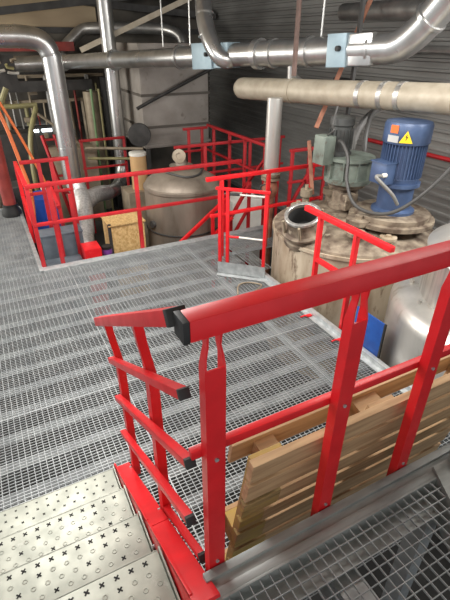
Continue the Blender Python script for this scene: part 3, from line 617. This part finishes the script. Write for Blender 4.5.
# beige pipe
q0, q1 = Vector((3.72, 6.60, 2.02)), Vector((4.44, 3.25, 2.15)); qd = (q1 - q0).normalized()
bgp = thing('insulated_pipe', 'thick beige jacketed pipe crossing above the reactor', 'pipe', tuple(q0))
MB().tube([q0 + qd * x for x in (-0.10, -0.06, 0.0, 0.06, 3.42)], [0.05, 0.11, 0.145, 0.152, 0.152], 28).build('jacket', BEIGE, bgp)
for x in (1.05, 2.2, 2.5, 2.72):
    MB().lathe(q0 + qd * x, [(0.15, 0), (0.158, 0), (0.158, 0.06), (0.15, 0.06)], 28, qd).build('band', BEIGE if x < 2 else STEELBR, bgp)
MB().tube([q1 - qd * 0.05, q1 + qd * 0.6], 0.158, 24).build('end_jacket', TAN, bgp)
sp = thing('standpipe', 'upright grey pipe with rusty valve below the beige pipe', 'pipe', (3.60, 5.45, PZ))
MB().tube([(3.60, 5.45, 0.98), (3.60, 5.45, 2.0)], 0.105, 20).build('pipe', STEEL, sp)
MB().lathe((3.60, 5.45, 0.90), [(0, 0), (0.14, 0), (0.14, 0.035), (0.12, 0.04), (0.12, 0.05), (0.14, 0.055), (0.14, 0.09), (0, 0.09)], 20).build('flange', TAN, sp)
MB().lathe((3.60, 5.45, 0.62), [(0, 0), (0.07, 0), (0.11, 0.08), (0.12, 0.15), (0.10, 0.22), (0.08, 0.28), (0, 0.28)], 18).build('valve_body', RUST, sp)
MB().torus((3.44, 5.33, 0.78), (-1, -0.8, 0), 0.09, 0.012, 20, 6).build('hand_wheel', CABLE, sp)
MB().cyl((3.60, 5.45, 0.78), (3.44, 5.33, 0.78), 0.018, n=8).build('valve_stem', TAN, sp)
MB().tube([(3.60, 5.45, 0.64), (3.60, 5.45, -0.4), (3.60, 5.45, PZ)], 0.07, 16).build('lower_pipe', RUST, sp)
tag(MB().tube([A0 + ad * 6.55 + Vector((0.03, 0.06, -0.16)), A0 + ad * 6.55 + Vector((0.03, 0.06, -0.30)), A0 + ad * 6.55 + Vector((0.42, 0.20, -0.48)), (5.2, 6.0, 1.98), (6.3, 6.3, 1.98)], 0.075, 14).build('drop_pipe', DUCTDARK), 'dull steel branch pipe dropping from the long duct behind the beige pipe', 'pipe')
# bars, rods
tag(MB().bar((2.20, 10.75, 2.46), (4.45, 10.0, 3.42), 0.09, 0.10).build('roof_brace', BEIGE), 'pale slanting bar rising to the roof above the long duct', 'beam')
tag(MB().cyl((3.52, 4.95, 3.92), (3.46, 4.86, 2.30), 0.030, n=10).build('rusty_rod', DARKRUST), 'dark rusty rod standing up from the beige pipe to the roof', 'rod')
tag(MB().bar((5.62, 5.72, 3.90), (4.04, 5.064, 1.64), 0.02, 0.06, (1, -1, 0)).build('rusty_strut', RUST), 'long slanting rust-brown strut passing behind the damper box', 'strut')
tag(MB().bar((3.72, 4.78, 1.55), (3.74, 4.62, 0.88), 0.02, 0.05, (1, -1, 0)).build('rusty_strut', RUST), 'short rust-brown strut beside the green gearbox', 'strut')
tag(MB().bar((4.62, 5.12, 3.92), (4.62, 5.12, PZ), 0.045, 0.05).build('upright_strut', DARKST), 'dark upright strut behind the green gearbox', 'strut')
for k, t_ in enumerate((3.75, 4.45, 6.95)):
    c = A0 + ad * t_
    tag(MB().cyl(c + Vector((0, 0, 0.168)), (c.x, c.y, roof_z(c.y)), 0.012, n=8).build('hanger_rod', SILVER), ['thin hanger rod holding the far part of the long duct', 'thin hanger rod holding the long duct beside the bent branch', 'thin hanger rod holding the long duct near the rusty strut'][k], 'rod', 'hanger rods of the long duct')
tag(MB().tube([(6.40, 7.6, 2.0), (6.40, 2.0, 2.0)], 0.045, 10).build('wall_pipe', DARKST), 'dark pipe running along the corrugated wall', 'pipe')
tag(MB().tube([(6.40, 12.0, 2.55), (6.40, 2.0, 2.55)], 0.06, 10).build('wall_pipe', DUCTDARK), 'upper dull pipe running along the corrugated wall', 'pipe')
tag(MB().tube([(6.42, 6.5, 1.05), (6.42, 3.0, 1.05)], 0.035, 10).build('wall_rail', REDFAR), 'red bar along the corrugated wall behind the blue motor', 'rail')
tag(MB().tube([(5.5, 6.5, 3.05), (5.1, 4.2, 3.0), (5.0, 3.4, 3.1)], 0.12, 16).build('roof_duct', DUCTDARK), 'dull slanted duct close below the roof near the wall', 'duct', DG)

# ------------------------------------------------------------------ pit tank and its surroundings
px_, py2 = 2.80, 6.95
pt = thing('pit_tank', 'cone topped dull steel tank standing in the pit', 'tank', (px_, py2, PZ))
MB().lathe((px_, py2, PZ), [(0, 0), (0.64, 0), (0.64, 1.70), (0.655, 1.72), (0.655, 1.76), (0.63, 1.78), (0, 1.78)], 48).build('body', PITST, pt)
MB().lathe((px_, py2, 0.58), [(0.63, 0), (0.60, 0.06), (0.45, 0.15), (0.24, 0.22), (0.16, 0.24), (0, 0.24)], 48).build('cone_top', PITST, pt)
MB().torus((px_, py2, -0.15), (0, 0, 1), 0.645, 0.014, 48).build('hoop', DARKST, pt)
MB().lathe((px_, py2, 0.80), [(0.13, 0), (0.13, 0.03), (0.20, 0.07), (0.20, 0.06), (0.10, 0.08), (0.08, 0.2), (0, 0.2)], 24).build('manway', PITST, pt)
MB().lathe((px_ - 0.04, py2 - 0.03, 1.02), [(0, -0.06), (0.085, -0.06), (0.11, -0.03), (0.11, 0.04), (0.05, 0.05), (0.05, 0.03), (0, 0.03)], 20, (-0.45, -0.85, 0.25)).build('pump_head', TAN, pt)
MB().tube(smooth_path([(px_ - 0.3, py2 - 0.1, 0.80), (px_ - 0.1, py2 - 0.38, 0.77), (px_ + 0.15, py2 - 0.35, 0.77), (px_ + 0.35, py2 - 0.1, 0.80), (px_ + 0.4, py2 + 0.1, 0.76)]), 0.018, 8).build('hose', CABLE, pt)
MB().tube([(px_ - 0.66, py2 - 0.2, 0.0), (px_ - 0.56, py2 - 0.17, 0.0)], 0.06, 12).build('side_port', CABLE, pt)
cr = thing('board_crate', 'chipboard crate standing in the pit below the guard rail', 'crate', (1.70, 6.95, PZ))
MB().box(1.43, 2.00, 6.70, 7.20, PZ, 0.10, 0.006).build('box', OSB, cr)
MB().box(1.41, 2.02, 6.68, 7.22, 0.10, 0.12).build('lid', OSB, cr)
MB().tube([(1.43, 6.72, PZ), (1.43, 6.72, 0.13)], 0.03, 8).build('corner_bar', DARKST, cr)
fd = thing('fibre_drum', 'tan cardboard drum with pale rim behind the guard rail', 'drum', (2.52, 8.45, -0.12))
MB().lathe((2.52, 8.45, 0.12), [(0, 0), (0.155, 0), (0.155, 0.66), (0, 0.66)], 28).build('body', CARD, fd)
MB().lathe((2.52, 8.45, 0.76), [(0.15, 0), (0.165, 0), (0.165, 0.05), (0.15, 0.06), (0, 0.06)], 28).build('rim', WHITEPL, fd)
tag(MB().box(2.2, 2.9, 8.2, 8.75, PZ, 0.12, 0.01).build('drum_stand', TAN), 'tan steel stand under the cardboard drum', 'stand')
tag(MB().lathe((0.66, 8.35, PZ), [(0, 0), (0.24, 0), (0.25, 0.05), (0.24, 0.55), (0.25, 0.6), (0.24, 1.2), (0.25, 1.45), (0.2, 1.5), (0, 1.5)], 28).build('plastic_drum', BLUEDR), 'blue plastic drum behind the red rails of the pit stairs', 'drum')
j = thing('plastic_canister', 'white plastic canister next to the blue drum', 'canister', (0.98, 8.1, PZ))
MB().box(0.72, 0.92, 8.75, 9.0, PZ, 0.25, 0.03).build('body', WHITEPL, j); MB().cyl((0.82, 8.87, 0.24), (0.82, 8.87, 0.32), 0.04, n=12).build('cap', REDCOL, j)
bc = thing('steel_cabinet', 'blue-grey steel cabinet at the pit stair bottom behind the posts', 'cabinet', (0.65, 6.8, PZ))
MB().box(0.40, 1.02, 6.80, 7.12, PZ, 0.06, 0.01).build('upper_case', BLUEGR, bc); MB().box(0.39, 1.03, 6.79, 7.13, 0.06, 0.085, 0.004).build('top', BLUEGR, bc)
tag(MB().box(0.38, 0.90, 6.25, 6.62, PZ, -0.22, 0.01).build('stair_landing', BLUEGR), 'pale blue-grey landing step low in the pit', 'step')
tag(MB().box(0.93, 1.18, 6.30, 6.62, PZ, -0.05, 0.01).build('red_bin', RED), 'red box bin beside the foil duct in the pit', 'bin')
cn = thing('paint_can', 'dark can with purple label at the crate corner', 'can', (1.30, 6.72, PZ))
MB().lathe((1.31, 6.55, PZ), [(0, 0), (0.075, 0), (0.075, 1.0), (0.08, 1.02), (0.08, 1.06), (0, 1.06)], 18).build('body', BLACK, cn)
MB().lathe((1.31, 6.55, -0.26), [(0.077, 0), (0.079, 0), (0.079, 0.08), (0.077, 0.08)], 18).build('label_band', PURPLE, cn)
# big clad tank
qt = thing('clad_tank', 'big square grey clad tank on a dark frame behind the pit', 'tank', (3.9, 10.7, PZ))
MB().box(3.12, 4.68, 9.8, 11.6, 0.56, 2.6, 0.02).build('cladding', TANKBOX, qt)
for z in (0.60, 0.98, 1.62, 2.3):
    MB().box(3.10, 4.71, 9.77, 11.63, z, z + 0.05).build('rib', RIBM if z > .7 else TANKBOX, qt)
for x in (3.16, 4.56):
    for yy in (9.84, 11.5): MB().box(x, x + 0.08, yy, yy + 0.08, PZ, 0.56).build('leg', DARKST, qt)
MB().tube([(2.95, 9.62, 1.42), (3.23, 9.62, 1.54), (5.1, 9.62, 2.29)], 0.035, 8).build('pipe', DARKST, qt)
MB().lathe((3.02, 9.78, 0.9), [(0, 0), (0.2, 0), (0.24, 0.12), (0.24, 0.2), (0.1, 0.22), (0, 0.22)], 20, (-0.4, -0.9, 0)).build('fan_housing', DARKST, qt)

# ------------------------------------------------------------------ clutter in the far dark corner
rc = thing('red_column', 'dull red steel column on a black base ring', 'column', (0.12, 8.30, 0))
MB().cyl((0.12, 8.30, 0.10), (0.12, 8.30, 1.95), 0.105, n=20).build('shaft', REDCOL, rc)
MB().lathe((0.12, 8.30, 0), [(0, 0), (0.16, 0), (0.16, 0.08), (0.125, 0.14), (0.13, 0.2), (0, 0.2)], 20).build('base_ring', BLACK, rc)
MB().lathe((0.12, 8.30, 1.95), [(0, 0), (0.13, 0), (0.13, 0.06), (0.06, 0.1), (0.06, 0.3), (0, 0.3)], 16).build('head', TAN, rc)
hose('orange_hose', 'orange hose running down beside the red column', 'hose', [(0.22, 8.05, 1.9), (0.33, 8.0, 1.5), (0.42, 7.9, 0.9), (0.46, 7.7, 0.5), (0.40, 7.5, 0.05)], 0.03, ORHOSE, 'orange hoses')
hose('orange_hose', 'thin orange hose slanting from the column head', 'hose', [(0.24, 8.06, 2.05), (0.48, 8.0, 1.4), (0.70, 7.95, 0.7), (0.78, 7.9, 0.3)], 0.022, ORHOSE, 'orange hoses')
ym = 10.9
tag(MB().bar((-1.0, 12.0, 1.72), (2.6, 12.0, 1.72), 0.12, 0.22).build('cable_tray', DARKST), 'black cable tray across the far dark corner', 'tray')
tag(MB().bar((-1.0, 13.0, 2.50), (2.5, 13.0, 2.50), 0.14, 0.20).build('red_beam', REDCOL), 'dull red beam behind the silver downpipes', 'beam')
tag(MB().box(0.75, 2.1, 12.9, 12.98, 1.75, 2.3, 0.01).build('dark_panel', DARKST), 'dark panel hanging under the red beam', 'panel')
for k, (pts, m_, r_, lb_) in enumerate((
        ([(0.40, 10.9, 2.1), (0.42, 10.9, 1.6), (0.55, 10.9, 1.45), (1.15, 10.9, 1.45)], YPIPE, 0.05, 'yellow pipe bending below the dark panel'),
        ([(1.10, 10.7, 1.42), (0.85, 10.4, 0.9), (0.75, 10.2, 0.2), (0.75, 10.2, PZ)], YPIPE, 0.05, 'yellow pipe slanting down by the red column'),
        ([(1.1, 11.0, 1.3), (1.95, 11.0, 0.55)], TAN, 0.03, 'thin tan brace beneath the bright window'),
        ([(-0.2, 9.6, 0.9), (0.3, 9.6, 1.5), (0.55, 9.6, 1.9)], YPIPE, 0.05, 'yellow pipe slanting behind the red column head'),
        ([(2.35, 11.0, 1.7), (2.30, 11.0, PZ)], GPIPE, 0.028, 'thin green pipe behind the silver downpipes'),
        ([(2.52, 11.0, 1.7), (2.5, 11.0, PZ)], YPIPE, 0.025, 'thin yellow pipe beside the green pipe'),
        ([(1.9, 10.2, 0.62), (3.0, 9.6, 0.62)], TAN, 0.03, 'upper tan cross pipe behind the straight downpipe'),
        ([(1.9, 10.1, 0.42), (3.0, 9.55, 0.42)], YPIPE, 0.03, 'lower yellowish cross pipe behind the straight downpipe'))):
    tag(MB().tube(smooth_path(pts, 4), r_, 10).build('pipe_run', m_), lb_, 'pipe', 'pipes in the far dark corner')
tag(MB().lathe((2.45, 11.6, PZ), [(0, 0), (0.2, 0), (0.2, 1.2), (0.22, 1.2), (0.22, 1.24), (0.17, 1.26), (0.17, 2.8), (0, 2.8)], 20).build('steel_cylinder', TAN), 'tall tan steel cylinder behind the downpipes', 'cylinder')
cm = thing('control_column', 'black control column with small yellow label', 'column', (2.85, 11.4, PZ))
MB().box(2.72, 3.0, 11.3, 11.6, PZ, 1.9, 0.01).build('case', BLACK, cm); MB().box(2.80, 2.93, 11.29, 11.3, 0.9, 1.12).build('label_plate', YELLOW, cm); MB().box(2.78, 2.84, 11.28, 11.3, 1.5, 1.58).build('lamp', WHITEPL, cm)
ld = thing('red_ladder', 'small red ladder leaning near the bright window', 'ladder', (0.95, 9.7, PZ))
for x in (1.02, 1.26): MB().bar((x, 9.9, 1.0), (x + 0.35, 9.5, PZ), 0.05, 0.05).build('stile', REDFAR, ld)
for k in range(6):
    t_ = 0.04 + k * 0.16; MB().bar((1.02 + 0.35 * t_, 9.9 - 0.4 * t_, 1.0 - 2.2 * t_), (1.26 + 0.35 * t_, 9.9 - 0.4 * t_, 1.0 - 2.2 * t_), 0.04, 0.04).build('rung', REDFAR, ld)
for k, (x, y_, m_, lb_) in enumerate(((-0.25, 9.15, TAN, 'tan barrel behind the walkway end'), (-0.1, 9.9, CARD, 'brown barrel behind the tan barrel'), (0.35, 9.5, DARKST, 'dark barrel behind the red column'))):
    tag(MB().lathe((x, y_, PZ), [(0, 0), (0.27, 0), (0.28, 0.3), (0.27, 0.32), (0.27, 0.7), (0.28, 0.72), (0.27, 1.4), (0.25, 1.42), (0, 1.42)], 24).build('barrel', m_), lb_, 'barrel', 'barrels beyond the walkway')
tag(MB().box(-0.9, 1.0, 10.9, 11.5, PZ, 0.9, 0.02).build('machine_block', DARKST), 'dark machine block below the bright windows', 'machine')
tag(MB().box(1.2, 2.2, 10.6, 11.2, PZ, 0.55, 0.02).build('machine_block', TAN), 'tan machine block below the bright windows', 'machine')

wc = thing('plastic_container', 'pale plastic container standing behind the ladder-like gate and the pit tank', 'container', (3.95, 6.75, PZ))
MB().box(3.56, 4.15, 6.5, 7.1, PZ, 0.24, 0.03).build('body', WHITEPL, wc); MB().cyl((3.9, 6.8, 0.23), (3.9, 6.8, 0.30), 0.08, n=16).build('cap', WHITEPL, wc)
vm = thing('valve_manifold', 'tangle of pale valves and yellow fittings at the top of the dark corner', 'valve', (0.7, 11.0, 1.9))
random.seed(3)
for k in range(7):
    a = Vector((0.45 + 0.4 * random.random(), 10.9 + 0.2 * random.random(), 1.9 + 0.42 * random.random())); d = Vector((random.uniform(-.2, .2), 0.05, random.uniform(-.22, .22)))
    MB().tube([a, a + d * 0.6, a + d * 0.9 + Vector((0.1, 0, 0))], 0.032, 8).build('fitting', [WHITEPL, YPIPE, TAN][k % 3], vm)
MB().box(0.4, 0.9, 11.1, 11.14, 1.8, 2.4).build('backplate', DARKST, vm)

pk = thing('pipe_rack', 'dark steel rack of thin pipes and fittings in the murky corner behind the silver downpipes', 'rack', (1.6, 12.6, PZ))
random.seed(11)
for x in (0.55, 1.75, 2.95):
    MB().box(x, x + 0.09, 12.6, 12.7, PZ, 1.95).build('upright', DARKST, pk)
for z in (0.7, 1.3, 1.85):
    MB().box(0.5, 3.05, 12.58, 12.72, z, z + 0.07).build('crossbar', [TAN, DARKST, TAN][int(z * 2) % 3], pk)
for k in range(16):
    x = 0.6 + 2.4 * k / 16 + random.uniform(-0.05, 0.05); r_ = random.choice((0.02, 0.028, 0.045)); z0 = random.choice((PZ, 0.2, 0.8)); z1 = random.choice((1.3, 1.7, 1.9))
    MB().tube([(x, 12.54, z0), (x + random.uniform(-.03, .03), 12.54, z1)], r_, 8).build('pipe', [TAN, DUCTDARK, CONDUIT, YPIPE, TAN, REDCOL][k % 6], pk)
for k in range(9):
    x = 0.7 + 2.2 * random.random(); z = random.choice((0.5, 0.9, 1.5, 1.7))
    MB().box(x, x + random.uniform(.08, .22), 12.38, 12.52, z, z + random.uniform(.1, .25), 0.01).build('valve_box', [TAN, CONDUIT, BLUEGR, CARD][k % 4], pk)

for (x, y_), lb in (((2.76, 3.24), 'small red locking lug on the deck edge below the stained reactor'), ((2.77, 2.72), 'small red locking lug on the deck edge close to the blue board')):
    b = MB(); b.box(x - 0.03, x + 0.03, y_ - 0.02, y_ + 0.02, 0.012, 0.03, 0.003); b.tube([(x - 0.02, y_, 0.02), (x - 0.05, y_ + 0.02, 0.022), (x - 0.10, y_ + 0.02, 0.015)], 0.009, 8)
    tag(b.build('locking_lug', RED), lb, 'lug')
hose('thin_hose', 'thin tan hose curled on the grating before the steel kick plate', 'hose', [(2.28, 4.02, 0.012), (2.40, 4.22, 0.012), (2.54, 4.24, 0.012), (2.66, 4.12, 0.012), (2.62, 4.06, 0.012), (2.5, 4.0, 0.012)], 0.010, TAN, n=6)

rail_set('stair_handrail', 'steep red handrail of the small stairs between the pale container and the gate', 'railing', g,
         [((3.08, 6.22, -0.35), (3.70, 6.22, 0.62)), ((3.08, 6.22, -0.75), (3.70, 6.22, 0.22))],
         [(3.70, 6.22, PZ, 0.66), (3.36, 6.22, PZ, 0.13)], REDFAR)
